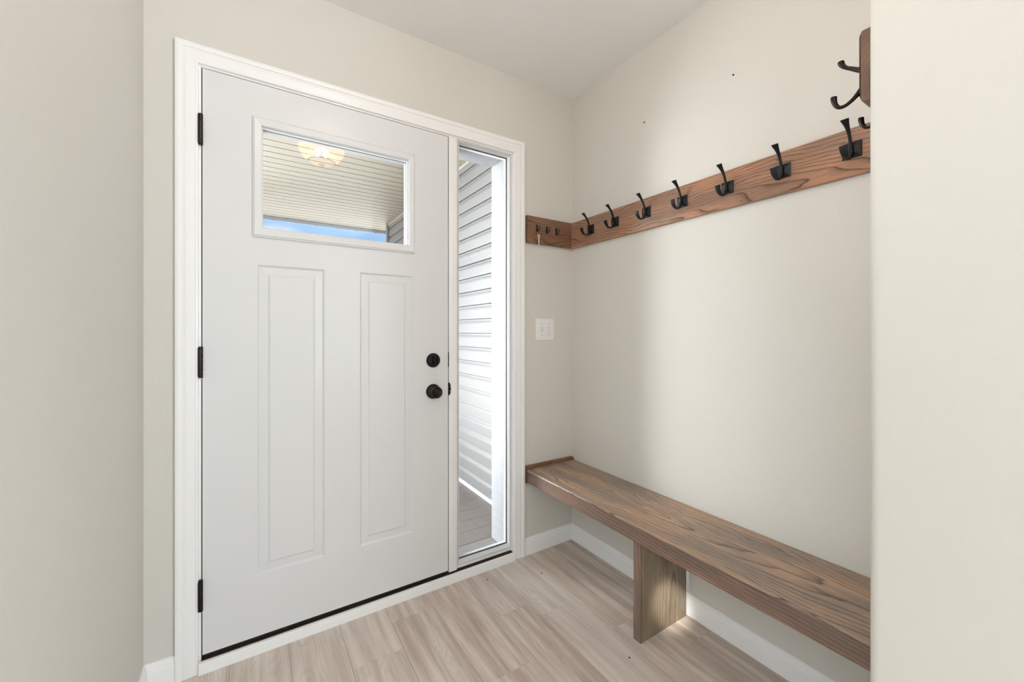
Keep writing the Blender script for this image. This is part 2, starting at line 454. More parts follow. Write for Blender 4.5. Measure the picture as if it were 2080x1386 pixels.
bm = bmesh.new()
extrude_profile(bm, BP, lambda t, z: (NEARX-t, -.62, z), lambda t, z: (NEARX-t, NEARY-.02, z))
struct(mesh_obj('baseboard_near', bm, M_TRIM), 'white baseboard at the foot of the near wall', 'baseboard')

# door casing, three mitred boards
CP = [(0, -.001), (0, .0085), (.0015, .0105), (.006, .0115), (.0085, .0100), (.0105, .0100), (.030, .0128), (.0385, .0132),
      (.0405, .0120), (.0425, .0122), (.0445, .0160), (.050, .0172), (.058, .0172), (.0615, .0155), (.0615, -.001)]
XI0, XI1, ZI = -.157, 1.1225, 2.078
trim = struct(empty('trim_1'), 'white moulded casing around the door and sidelight', 'trim')
bm = bmesh.new(); extrude_profile(bm, CP, lambda w_, t: (XI0-w_, D-t, 0), lambda w_, t: (XI0-w_, D-t, ZI+w_))
mesh_obj('casing_board', bm, M_TRIM, trim, smooth=True)
bm = bmesh.new(); extrude_profile(bm, CP, lambda w_, t: (XI1+w_, D-t, 0), lambda w_, t: (XI1+w_, D-t, ZI+w_))
mesh_obj('casing_board', bm, M_TRIM, trim, smooth=True)
bm = bmesh.new(); extrude_profile(bm, CP, lambda w_, t: (XI0-w_, D-t, ZI+w_), lambda w_, t: (XI1+w_, D-t, ZI+w_))
mesh_obj('casing_board', bm, M_TRIM, trim, smooth=True)

# jambs, mullion and sills
jamb = struct(empty('trim_2'), 'white door frame with mullion between door and sidelight', 'door frame')
JO = OUT-.005
box('jamb', OX0, -.1500, D-.0005, JO, .0, 2.090, M_TRIM, jamb, bev=.001)
box('jamb', 1.1185, OX1, D-.0005, JO, .0, 2.090, M_TRIM, jamb, bev=.001)
box('head_jamb', -.150, 1.1185, D-.0005, JO, 2.0715, 2.090, M_TRIM, jamb, bev=.001)
bm = bmesh.new()
add_box(bm, .7655, .8055, D-.0015, JO, .045, 2.0715, .0015)
mesh_obj('mullion', bm, M_TRIM, jamb, smooth=True)
# stops behind the door slab
box('door_stop', -.150, -.138, D+.047, D+.075, .05, 2.0715, M_TRIM, jamb)
box('door_stop', .7535, .7655, D+.047, D+.075, .05, 2.0715, M_TRIM, jamb)
box('door_stop', -.138, .7535, D+.047, D+.075, 2.0595, 2.0715, M_TRIM, jamb)
# weather seals, black, in the gap around the door
box('weather_seal', -.1498, -.1475, D+.0085, D+.046, .052, 2.071, M_BLACK, jamb)
box('weather_seal', .7625, .7653, D+.0065, D+.046, .052, 2.071, M_BLACK, jamb)
box('weather_seal', -.1475, .7625, D+.006, D+.046, 2.0688, 2.0712, M_BLACK, jamb)
# exterior brick mould
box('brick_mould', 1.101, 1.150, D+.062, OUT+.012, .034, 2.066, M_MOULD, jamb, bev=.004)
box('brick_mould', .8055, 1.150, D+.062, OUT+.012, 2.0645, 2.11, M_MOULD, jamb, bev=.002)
bm = bmesh.new()
extrude_profile(bm, [(D-.004, -.006), (D-.004, .034), (D-.001, .0365), (D+.050, .0405), (D+.055, .040), (D+.055, -.006)],
                lambda y, z: (-.150, y, z), lambda y, z: (1.1185, y, z))
mesh_obj('threshold', bm, M_BRONZE_SILL, jamb)
bm = bmesh.new()
extrude_profile(bm, [(D+.055, -.10), (D+.055, .040), (OUT+.02, .029), (OUT+.028, .024), (OUT+.028, .005), (OUT+.02, -.10)],
                lambda y, z: (-.150, y, z), lambda y, z: (1.1185, y, z))
mesh_obj('outer_sill', bm, M_ALU, jamb)
# white strip on the floor in front of the threshold
strip = struct(empty('trim_3'), 'white strip of moulding along the foot of the door', 'trim')
bm = bmesh.new()
extrude_profile(bm, [(D-.0045, 0), (D-.0200, 0), (D-.0200, .003), (D-.0190, .012), (D-.0185, .0135), (D-.0190, .015), (D-.0165, .034), (D-.0135, .0365), (D-.0045, .0372)],
                lambda y, z: (-.1565, y, z), lambda y, z: (1.1215, y, z))
mesh_obj('strip_board', bm, M_TRIM, strip)
for x in (-.118, .163, .470, .742, .775):
    bm = bmesh.new(); add_lathe(bm, [(0, .0016), (.0012, .0014)], (x, D-.0165, .022), (0, -1, .1), 10)
    mesh_obj('nail_head', bm, M_STEEL, strip)
# strike plate seen beside the knob
bm = bmesh.new()
add_lathe(bm, [(0, .0305), (.0025, .0305), (.0032, .029)], (.763, D-.0022, .8985), (0, -1, 0), 36)
for v in list(bm.verts):
    v.co.x = .763+(v.co.x-.763)*(.36 if v.co.x > .763 else .03)
sp_ = mesh_obj('strike_plate', bm, M_LOCK, jamb, smooth=True)
for dz in (.010, -.009):
    bm = bmesh.new(); add_lathe(bm, [(0, .0022), (.0008, .0022), (.001, .0015)], (.7695, D-.0052, .8985+dz), (0, -1, 0), 12)
    mesh_obj('screw', bm, M_STEEL, sp_)
box('deadbolt_strike', .7622, .7652, D-.0012, D+.006, 1.000, 1.068, M_LOCK, jamb)

# ------------------------------------------------------------------ the door
door = struct(empty('door_1', (0, 0, 0)), 'closed white entry door with a high window and two tall panels', 'door')
DX0, DX1, DZ0, DZ1 = -.1468, .7612, .0545, 2.0685
LX0, LX1, LZ0, LZ1 = .018, .583, 1.531, 1.926     # cut-out for the small window
panels = [(.0125, .2375, .277, 1.4095), (.3700, .5955, .277, 1.4095)]
bm = bmesh.new()
def quad(p): bm.faces.new([bm.verts.new(q) for q in p])
xs = sorted({DX0, DX1, LX0, LX1, *[p[0] for p in panels], *[p[1] for p in panels]})
zs = sorted({DZ0, DZ1, LZ0, LZ1, panels[0][2], panels[0][3]})
F, B_ = D, D+.044
for i in range(len(xs)-1):
    for j in range(len(zs)-1):
        xa, xb, za, zb = xs[i], xs[i+1], zs[j], zs[j+1]; cx, cz = (xa+xb)/2, (za+zb)/2
        hole = LX0 < cx < LX1 and LZ0 < cz < LZ1
        pan = any(p[0] < cx < p[1] and p[2] < cz < p[3] for p in panels)
        if not hole and not pan: quad([(xa, F, za), (xb, F, za), (xb, F, zb), (xa, F, zb)])
        if not hole: quad([(xa, B_, za), (xa, B_, zb), (xb, B_, zb), (xb, B_, za)])
def ring(r0, y0, r1, y1):
    a = [(r0[0], y0, r0[2]), (r0[1], y0, r0[2]), (r0[1], y0, r0[3]), (r0[0], y0, r0[3])]
    b = [(r1[0], y1, r1[2]), (r1[1], y1, r1[2]), (r1[1], y1, r1[3]), (r1[0], y1, r1[3])]
    for k in range(4): quad([a[k], a[(k+1) % 4], b[(k+1) % 4], b[k]])
def inset(r, d): return (r[0]+d, r[1]-d, r[2]+d, r[3]-d)
for p in panels:
    seq = [(0, 0), (.002, .0012), (.0065, .0062), (.009, .0068), (.033, .0050), (.0355, .0042), (.0395, .0012), (.041, .0008)]
    for (d0, e0), (d1, e1) in zip(seq, seq[1:]): ring(inset(p, d0), F+e0, inset(p, d1), F+e1)
    q = inset(p, seq[-1][0]); y = F+seq[-1][1]
    quad([(q[0], y, q[2]), (q[1], y, q[2]), (q[1], y, q[3]), (q[0], y, q[3])])
ring((DX0, DX1, DZ0, DZ1), F, (DX0, DX1, DZ0, DZ1), B_)
ring((LX0, LX1, LZ0, LZ1), F, (LX0, LX1, LZ0, LZ1), B_)
bmesh.ops.remove_doubles(bm, verts=bm.verts, dist=.00001)
mesh_obj('door_slab', bm, M_DOOR, door)
box('door_sweep', DX0+.002, DX1-.002, D+.006, D+.040, .0415, .0545, M_BLACK, door)

def frame_ring(name, outer, inner, prof, mat, parent):
    """prof: (fraction from outer to inner, y)"""
    bm = bmesh.new(); rings = []
    for f, y in prof:
        x0 = outer[0]+(inner[0]-outer[0])*f; x1 = outer[1]+(inner[1]-outer[1])*f
        z0 = outer[2]+(inner[2]-outer[2])*f; z1 = outer[3]+(inner[3]-outer[3])*f
        rings.append([bm.verts.new(p) for p in ((x0, y, z0), (x1, y, z0), (x1, y, z1), (x0, y, z1))])
    for a, b in zip(rings, rings[1:]+rings[:1]):
        for k in range(4): bm.faces.new((a[k], a[(k+1) % 4], b[(k+1) % 4], b[k]))
    return mesh_obj(name, bm, mat, parent)
lite_o, lite_i = (-.0025, .6005, 1.5085, 1.9465), (.0265, .5745, 1.5425, 1.9160)
lf = frame_ring('window_frame', lite_o, lite_i,
    [(0, D), (0, D-.0055), (.07, D-.0075), (.16, D-.0080), (.18, D-.0105), (.24, D-.0120), (.9, D-.0100), (1, D-.0085), (1, D+.018), (.72, D+.018), (.72, D)], M_DOOR, door)
frame_ring('window_bead', inset(lite_i, -.002), inset(lite_i, .004), [(0, D+.004), (.75, D+.004), (1, D+.006), (1, D+.0175), (0, D+.0175)], M_VINYL, lf)
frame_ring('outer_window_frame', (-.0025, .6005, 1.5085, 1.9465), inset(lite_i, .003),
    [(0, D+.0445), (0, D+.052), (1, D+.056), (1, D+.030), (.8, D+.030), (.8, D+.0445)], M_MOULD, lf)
box('glass_pane', LX0+.001, LX1-.001, D+.0185, D+.0235, LZ0+.001, LZ1-.001, M_GLASS, door)

# hinges
for hz in (1.855, 1.060, .2635):
    bm = bmesh.new()
    add_box(bm, -.1575, -.1500, D-.0180, D-.0006, hz-.050, hz+.050, .0015)
    add_box(bm, -.1505, -.1462, D-.0035, D-.0003, hz-.051, hz+.051, .0008)
    hg = mesh_obj('hinge', bm, M_ORB, door, smooth=True)
    for k in range(5):
        za = hz-.0535+k*.0214
        bm = bmesh.new(); add_lathe(bm, [(0, .0055), (.0008, .0064), (.0202, .0064), (.0210, .0055)], (-.1508, D-.0070, za), (0, 0, 1), 18)
        mesh_obj('knuckle', bm, M_ORB, hg, smooth=True)

# deadbolt
bm = bmesh.new(); add_lathe(bm, [(0, .0325), (.004, .0325), (.009, .030), (.0125, .0255), (.0135, .0235), (.0125, .0225), (.0140, .010), (.0142, 0)], (.6885, D, 1.0342), (0, -1, 0), 48)
db = mesh_obj('deadbolt', bm, M_LOCK, door, smooth=True)
bm = bmesh.new(); add_lathe(bm, [(0, .0215), (.010, .0205), (.0135, .018), (.0145, 0)], (.6885, D-.0135, 1.0342), (0, -1, 0), 32)
for v in bm.verts: v.co.x = .6885+(v.co.x-.6885)*.42
mesh_obj('thumb_turn', bm, M_LOCK, db, smooth=True)
# knob
bm = bmesh.new(); add_lathe(bm, [(0, .0335), (.004, .0335), (.006, .032), (.0095, .029), (.0105, .024), (.014, .0155), (.018, .0125), (.030, .0115), (.033, .015)], (.6885, D, .8930), (0, -1, 0), 48)
kr = mesh_obj('door_knob', bm, M_ORB, door, smooth=True)
bm = bmesh.new(); add_lathe(bm, [(.031, .012), (.034, .0200), (.038, .0248), (.043, .0262), (.048, .0258), (.050, .0240), (.0495, .0228), (.0535, .0205), (.0555, .0180), (.0550, .0168), (.0585, .0145), (.0605, .0120), (.060, .0108), (.0635, .0085), (.0655, .004), (.066, 0)], (.6885, D, .8930), (0, -1, 0), 48)
mesh_obj('knob_ball', bm, M_ORB, kr, smooth=True)
bm = bmesh.new()
bmesh.ops.create_circle(bm, segments=8, radius=.001)
bm.clear()
for rr, yy in ((.0252, .0445),):
    rings = []
    for i in range(48):
        t = 2*math.pi*i/48; c = Vector((math.cos(t), 0, math.sin(t)))
        rings.append([Vector((.6885, D-yy, .8930))+c*(rr+.0012*math.cos(a))+Vector((0, .0012*math.sin(a), 0)) for a in (2*math.pi*j/6 for j in range(6))])
    rings.append(rings[0]); add_loft(bm, rings, cap=False)
tag(mesh_obj('rim', bm, M_RIM, kr, smooth=True), 'bright worn rim around the knob')

# ------------------------------------------------------------------ sidelight
sl = struct(empty('window_1'), 'narrow full-height sidelight window right of the door', 'window')
so, si = (.8055, 1.1185, .0450, 2.0715), (.8290, 1.1035, .0715, 2.0600)
fr = frame_ring('window_frame', so, si, [(0, D+.008), (.36, D+.008), (.42, D+.0105), (.44, D+.0195), (.52, D+.0195), (.54, D+.0115), (.72, D+.0125), (.80, D+.016), (1, D+.0275), (1, D+.034), (0, D+.034)], M_VINYL, sl)
frame_ring('gasket', inset(si, -.004), inset(si, .0022), [(0, D+.0342), (1, D+.0342), (1, D+.0372), (0, D+.0372)], M_BLACK, fr)
box('glass_pane', so[0]+.008, so[1]-.008, D+.0375, D+.0425, so[2]+.010, so[3]-.006, M_GLASS, sl)
frame_ring('outer_frame', so, inset(si, .0032), [(0, D+.0428), (1, D+.0428), (1, D+.058), (.8, D+.062), (0, D+.062)], M_VINYL, sl)
# ------------------------------------------------------------------ ceiling lamp (mirrored in the door glass)
lamp = tag(empty('ceiling_lamp', (LAMP[0], LAMP[1], H)), 'lit frosted glass bowl lamp, seen only as a reflection in the door window', 'lamp')
bm = bmesh.new(); add_lathe(bm, [(0, .065), (-.012, .065), (-.020, .055), (-.026, .012), (-.110, .010), (-.118, .0)], (0, 0, 0), (0, 0, 1), 40)
mesh_obj('canopy', bm, M_ORB, lamp, smooth=True)
bm = bmesh.new()
pr = [(-.062, .146), (-.082, .139), (-.104, .127), (-.124, .110), (-.137, .094), (-.143, .085)]
rings = []
for d, rr in pr+[(d+.003, rr-.003) for d, rr in pr[::-1]]:
    rings.append([Vector((rr*math.cos(t), rr*math.sin(t), d)) for t in (2*math.pi*i/48 for i in range(48))])
rings.append(rings[0]); add_loft(bm, rings, cap=False)
mesh_obj('glass_bowl', bm, M_BOWL, lamp, smooth=True)
bm = bmesh.new(); add_lathe(bm, [(-.146, .085), (-.153, .071), (-.159, .050), (-.162, .028), (-.163, .0)], (0, 0, 0), (0, 0, 1), 40)
mesh_obj('lower_dish', bm, M_BOWL, lamp, smooth=True)
bm = bmesh.new(); add_lathe(bm, [(-.141, .0865), (-.143, .0885), (-.147, .0885), (-.149, .0865)], (0, 0, 0), (0, 0, 1), 40)
ringo = mesh_obj('metal_ring', bm, M_ORB, lamp, smooth=True)
bm = bmesh.new(); add_lathe(bm, [(-.162, .020), (-.167, .020), (-.172, .012), (-.178, .007), (-.181, 0)], (0, 0, 0), (0, 0, 1), 24)
mesh_obj('finial', bm, M_RIM, lamp, smooth=True)
for sx in (-.06, .06):
    bm = bmesh.new(); add_lathe(bm, [(0, .012), (.012, .016), (.03, .024), (.05, .024), (.066, .012), (.07, 0)], (sx*.4, 0, -.090), (sx, 0, -.01), 16)
    mesh_obj('bulb', bm, M_BULB, lamp, smooth=True)

# ------------------------------------------------------------------ bench
BF, BT, BB = 1.195, .4475, .3810
bench = tag(empty('bench', ((BF+R)/2, 1.0, 0)), 'long dark-stained oak bench fixed along the wall on a slab leg', 'bench')
def bpart(name, bm, mat, smooth=True):
    o = mesh_obj(name, bm, mat, bench, smooth); o.matrix_parent_inverse = Matrix.Translation(-bench.location); return o
NY, FY = NEARY+.001, D-.019
bm = bmesh.new()
e = .006
prof = [(R-.0008, BB+.004), (BF+.022, BB+.004), (BF+.022, BT-.003), (BF+.010, BT-.0012)]
# top board with an eased front edge, sits over the front board
prof = [(R-.0008, BT-.020), (R-.0008, BT-.0015), (R-.0025, BT), (BF+.0055, BT), (BF+.0030, BT-.0008), (BF+.0012, BT-.0030), (BF+.0005, BT-.0060), (BF+.0005, BT-.0075), (BF+.004, BT-.020)]
extrude_profile(bm, prof, lambda x, z: (x, NY, z), lambda x, z: (x, FY, z))
bpart('seat', bm, M_OAK_TOP)
bm = bmesh.new()
prof = [(BF, BB+.003), (BF+.003, BB), (BF+.034, BB), (BF+.034, BT-.0205), (BF+.0045, BT-.0205), (BF, BT-.0085)]
extrude_profile(bm, prof, lambda x, z: (x, NY, z), lambda x, z: (x, FY, z))
bpart('front_board', bm, M_OAK_APRON)
bm = bmesh.new(); add_box(bm, BF+.034, R-.001, NY, FY, BB+.004, BT-.0205)
bpart('underside', bm, M_OAK_APRON, False)
bm = bmesh.new(); add_box(bm, 1.2215, 1.4945, 1.0115, 1.0445, 0, BB+.004, .0015)
lg = bpart('leg', bm, M_OAK_LEG)
bm = bmesh.new(); add_box(bm, 1.2145, 1.2215, 1.0110, 1.0450, 0, BB, .0015)
le = mesh_obj('leg_edge', bm, M_OAK_LEGF, lg, True)
# end cleat against the front wall, with rounded top corner
bm = bmesh.new(); prof = [(R-.001, BB-.003), (1.1865, BB-.003)]
for i in range(7):
    t = math.radians(180-90*i/6); prof.append((1.1865+.014+.014*math.cos(t), .4655-.014+.014*math.sin(t)))
for i in range(5):
    t = math.radians(90-90*i/4); prof.append((R-.013+.012*math.cos(t), .4655-.012+.012*math.sin(t)))
extrude_profile(bm, prof, lambda x, z: (x, D-.0195, z), lambda x, z: (x, D-.0005, z))
bpart('end_cleat', bm, M_OAK_CLEAT)

# ------------------------------------------------------------------ coat rack boards
ZB0, ZB1, TB = 1.6277, 1.7693, .019
def board_prof():
    e = .004
    return [(0, ZB0), (TB-e, ZB0), (TB-e*.3, ZB0+e*.3), (TB, ZB0+e), (TB, ZB1-e), (TB-e*.3, ZB1-e*.3), (TB-e, ZB1), (0, ZB1)]
def nail(parent, loc, axis):
    bm = bmesh.new(); add_lathe(bm, [(-.001, .0022), (.0004, .0022), (.0005, .001)], loc, axis, 10); mesh_obj('nail_head', bm, M_DARK, parent)
bm = bmesh.new()
extrude_profile(bm, board_prof(), lambda t, z: (R-t, NEARY+TB+.0005, z), lambda t, z: (R-t, D-TB, z))
hb = tag(mesh_obj('hook_board', bm, M_OAK_BOARD, smooth=True), 'long stained oak board with seven black coat hooks above the bench', 'board', 'stained oak boards wrapping the niche')
for y, z in ((1.0769, 1.7476), (.7899, 1.6385), (.6702, 1.7461), (1.4802, 1.7457), (.40, 1.742), (1.30, 1.640)):
    nail(hb, (R-TB, y, z), (-1, 0, 0))
bm = bmesh.new()
extrude_profile(bm, board_prof(), lambda t, z: (1.197, D-t, z), lambda t, z: (R-TB*.999, D-t, z))
kb = tag(mesh_obj('key_board', bm, M_OAK_KEYB, smooth=True), 'short stained oak board with three key hooks beside the door casing', 'board', 'stained oak boards wrapping the niche')
nail(kb, (1.216, D-TB, 1.750), (0, -1, 0)); nail(kb, (1.460, D-TB, 1.645), (0, -1, 0))
bm = bmesh.new()
RB0 = 1.030
extrude_profile(bm, board_prof(), lambda t, z: (RB0, NEARY+t, z), lambda t, z: (R-TB-.0005, NEARY+t, z))
rb = tag(mesh_obj('return_board', bm, M_OAK_RET, smooth=True), 'end of a stained oak hook board peeping past the near wall corner', 'board', 'stained oak boards wrapping the niche')

# black coat hooks (seven)
def coat_hook():
    root = empty('coat_hook')
    bm = bmesh.new(); s = .0235
    add_loft(bm, [[(-s, 0, -s), (s, 0, -s), (s, 0, s), (-s, 0, s)], [(-s, .0022, -s), (s, .0022, -s), (s, .0022, s), (-s, .0022, s)],
                  [(-s+.0025, .0032, -s+.0025), (s-.0025, .0032, -s+.0025), (s-.0025, .0032, s-.0025), (-s+.0025, .0032, s-.0025)],
                  [(-.0075, .0065, -.0075), (.0075, .0065, -.0075), (.0075, .0065, .0075), (-.0075, .0065, .0075)]])
    pl = mesh_obj('plate', bm, M_HOOK, root)
    for dx, dz in ((-.0165, -.0165), (.0165, -.0165), (.0165, .0165), (-.0165, .0165)):
        bm = bmesh.new(); add_lathe(bm, [(.003, .0022), (.0045, .0020), (.0052, .001)], (dx, 0, dz), (0, 1, 0), 10); mesh_obj('screw', bm, M_HOOK, pl, True)
    bm = bmesh.new()
    add_sweep(bm, [(.004, -.006, .014, .012), (.010, .004, .012, .011), (.0135, .017, .0085, .0085), (.0185, .032, .0078, .0072), (.028, .049, .0092, .0060), (.041, .063, .0130, .0050), (.054, .0735, .0195, .0042), (.0575, .0758, .0215, .0036)], n=12, square=.45)
    mesh_obj('upper_arm', bm, M_HOOK, root, True)
    bm = bmesh.new()
    add_sweep(bm, [(.004, .004, .013, .010), (.0105, -.008, .0115, .010), (.016, -.021, .0090, .0080), (.026, -.0310, .0085, .0066), (.039, -.0345, .0100, .0056), (.052, -.0290, .0140, .0048), (.0625, -.0170, .0185, .0040), (.067, -.0020, .0215, .0034)], n=12, square=.45)
    mesh_obj('lower_arm', bm, M_HOOK, root, True)
    return root
def copy_tree(o, parent=None):
    c = o.copy(); COL.objects.link(c)
    if parent: c.parent = parent
    for ch in o.children: copy_tree(ch, c)
    return c
ch0 = coat_hook()
names = ['black square-plate coat hook nearest the room corner', 'second black coat hook from the room corner, over a bright sheen',
         'third black coat hook from the room corner', 'middle of the seven black coat hooks on the long board',
         'third black coat hook from the near wall', 'black coat hook second from the near wall on the long board',
         'largest black coat hook, last before the near wall']
for i, y in enumerate((1.568, 1.399, 1.212, 1.030, .841, .653, .467)):
    o = ch0 if i == 0 else copy_tree(ch0)
    o.location = (R-TB, y, 1.7015); o.rotation_euler = (0, 0, math.pi/2)
    tag(o, names[i], 'hook', 'black coat hooks on the long board')

# bronze double hooks on the return board
def bronze_hook():
    root = empty('bronze_hook')
    bm = bmesh.new(); prof = []
    hw, hh = .011, .066
    pts = []
    for sx, sz in ((1, 1), (-1, 1), (-1, -1), (1, -1)):
        for i in range(5):
            a = {(1, 1): 0, (-1, 1): 90, (-1, -1): 180, (1, -1): 270}[(sx, sz)]+22.5*i
            pts.append((sx*(hw-.008)+.008*math.cos(math.radians(a)), sz*(hh-.008)+.008*math.sin(math.radians(a))))
    add_loft(bm, [[(x, 0, z) for x, z in pts], [(x, .0028, z) for x, z in pts], [(x*.8, .0045, z*.97) for x, z in pts]])
    pl = mesh_obj('plate', bm, M_ORB, root, True)
    for dz in (.045, -.021):
        bm = bmesh.new(); add_lathe(bm, [(.004, .0042), (.0058, .0036), (.0066, .002)], (0, 0, dz), (0, 1, 0), 14); mesh_obj('screw', bm, M_ORB, pl, True)
    bm = bmesh.new()
    add_sweep(bm, [(.002, -.006, .012, .012), (.010, -.001, .0095, .0095), (.019, .006, .0085, .0082), (.027, .012, .0080, .0075), (.0335, .019, .0095, .0090), (.037, .0265, .0125, .0115), (.0375, .030, .0130, .0115)], n=14)
    mesh_obj('upper_arm', bm, M_ORB, root, True)
    bm = bmesh.new()
    add_sweep(bm, [(.002, -.043, .012, .011), (.010, -.052, .0095, .0092), (.020, -.0605, .0080, .0076), (.031, -.0655, .0076, .0072), (.041, -.0640, .0080, .0078), (.0475, -.055, .0092, .0092), (.0500, -.044, .0120, .0112), (.0500, -.0385, .0130, .0112)], n=14)
    mesh_obj('lower_arm', bm, M_ORB, root, True)
    return root
bh = bronze_hook()
for i, x in enumerate((1.0455, 1.2000)):
    o = bh if i == 0 else copy_tree(bh)
    o.location = (x, NEARY+TB, 1.7040)
    tag(o, ['dark bronze double hook on the board end, high at the near wall', 'lower prong of a bronze hook peeping out behind the near wall, over the long board'][i], 'hook', 'bronze hooks on the return board')

# key hooks and key
def key_hook():
    root = empty('key_hook')
    bm = bmesh.new(); pts = []
    for i in range(20):
        t = 2*math.pi*i/20; c, s = math.cos(t), math.sin(t)
        pts.append((.0062*math.copysign(abs(c)**.7, c), .0200*math.copysign(abs(s)**.6, s)))
    add_loft(bm, [[(x, 0, z) for x, z in pts], [(x, .0022, z) for x, z in pts], [(x*.7, .0034, z*.9) for x, z in pts]])
    mesh_obj('plate', bm, M_HOOK, root, True)
    bm = bmesh.new()
    add_sweep(bm, [(.002, -.008, .006, .006), (.008, -.0150, .0055, .0050), (.0155, -.0165, .0050, .0045), (.0225, -.009, .0050, .0042), (.0255, .002, .0050, .0045), (.0245, .009, .0062, .0055)], n=10)
    mesh_obj('hook_arm', bm, M_HOOK, root, True)
    return root
kh = key_hook()
kl = ['small black key hook beside the casing with a key on it', 'empty middle one of the three small key hooks', 'empty small key hook nearest the room corner']
for i, x in enumerate((1.2570, 1.3225, 1.3870)):
    o = kh if i == 0 else copy_tree(kh)
    o.location = (x, D-TB, 1.7075); o.rotation_euler = (0, 0, math.pi)
    tag(o, kl[i], 'hook', 'small black key hooks')
key = tag(empty('key', (1.2570, D-TB-.0150, 1.6885)), 'small pale brass key hanging from the first key hook', 'key')
bm = bmesh.new(); rings = []
for i in range(24):
    t = 2*math.pi*i/24; c = Vector((0, math.cos(t), math.sin(t)))
    rings.append([Vector((0, 0, -.0075))+c*(.0085+.0007*math.cos(a))+Vector((.0007*math.sin(a), 0, 0)) for a in (2*math.pi*j/6 for j in range(6))])
rings.append(rings[0]); add_loft(bm, rings, cap=False)
mesh_obj('ring', bm, M_STEEL, key, True)
bm = bmesh.new(); rings = []
for i in range(28):      # bow with a hole, then blade
    t = 2*math.pi*i/28; c = Vector((math.cos(t)*.95, 0, math.sin(t)))
    rings.append([Vector((.002, 0, -.0255))+c*rr+Vector((0, yy, 0)) for rr, yy in ((.0105, -.001), (.0105, .001), (.0045, .001), (.0045, -.001))])
rings.append(rings[0]); add_loft(bm, rings, cap=False)
mesh_obj('bow', bm, M_KEY, key, True)
bm = bmesh.new()
out_ = [(-.0025, -.034), (.0058, -.034), (.0058, -.070), (.0035, -.0745), (.0010, -.0745), (-.0012, -.071), (-.0022, -.068), (-.0008, -.065), (-.0026, -.062), (-.0012, -.058), (-.0028, -.054), (-.0010, -.050), (-.0025, -.046)]
extrude_profile(bm, out_, lambda x, z: (x, -.001, z), lambda x, z: (x, .001, z))
mesh_obj('blade', bm, M_KEY, key)
key.rotation_euler = (0, 0, math.radians(15))

# ------------------------------------------------------------------ switch plate
sw = tag(empty('light_switch', (1.3232, D, 1.1757)), 'white double toggle switch plate between casing and corner', 'switch')
bm = bmesh.new(); hw, hh = .0612, .0588
add_loft(bm, [[(-hw, 0, -hh), (hw, 0, -hh), (hw, 0, hh), (-hw, 0, hh)], [(-hw, -.0022, -hh), (hw, -.0022, -hh), (hw, -.0022, hh), (-hw, -.0022, hh)],
              [(-hw+.003, -.0056, -hh+.003), (hw-.003, -.0056, -hh+.003), (hw-.003, -.0056, hh-.003), (-hw+.003, -.0056, hh-.003)]])
pl = mesh_obj('plate', bm, M_PLATE, sw)
for k, (dx, up) in enumerate(((-.023, 1), (.023, -1))):
    box('toggle_slot', dx-.0055, dx+.0055, -.0060, -.0050, -.012, .012, plain('slot shade', lin(190, 190, 186), .5), sw)
    bm = bmesh.new()
    a = [(-.0042, -.0055, -.009), (.0042, -.0055, -.009), (.0042, -.0055, .009), (-.0042, -.0055, .009)]
    b = [(-.0036, -.0165, up*.009-.004), (.0036, -.0165, up*.009-.004), (.0036, -.0165, up*.009+.003), (-.0036, -.0165, up*.009+.003)]
    add_loft(bm, [[Vector(p)+Vector((dx, 0, 0)) for p in a], [Vector(p)+Vector((dx, 0, 0)) for p in b]])
    mesh_obj('toggle', bm, M_PLATE, sw)
    for dz in (.030, -.030):
        bm = bmesh.new(); add_lathe(bm, [(.0050, .0030), (.0062, .0028), (.0066, .0015)], (dx, 0, dz), (0, -1, 0), 14)
        mesh_obj('screw', bm, M_STEEL, sw, True)

# ------------------------------------------------------------------ nails in the wall, grit on the floor
for (y, z, lb) in ((.8271, 2.1229, 'small dark nail in the wall high above the bench, nearer the viewer'), (1.2355, 2.1239, 'small dark nail in the wall high above the bench, nearer the corner')):
    bm = bmesh.new(); add_lathe(bm, [(-.002, .0012), (.006, .0012), (.006, .0030), (.0072, .0030), (.0075, .002)], (R, y, z), (-1, 0, 0), 12)
    tag(mesh_obj('nail', bm, M_DARK), lb, 'nail', 'nails in the wall above the bench')
for (x, y, lb) in ((1.1695, 1.5635, 'dark speck of grit on the floor near the corner'), (1.13, .99, 'dark speck of grit on the floor in front of the bench leg'), (.925, 1.660, 'dark speck of grit on the floor by the sidelight sill')):
    bm = bmesh.new(); bmesh.ops.create_icosphere(bm, subdivisions=2, radius=.0032)
    for v in bm.verts:
        v.co = v.co*(1+.35*math.sin(v.co.x*900+v.co.z*500)); v.co.z *= .5; v.co += Vector((x, y, .0014))
    tag(mesh_obj('grit', bm, M_DARK, None, True), lb, 'debris', 'specks of grit on the floor')

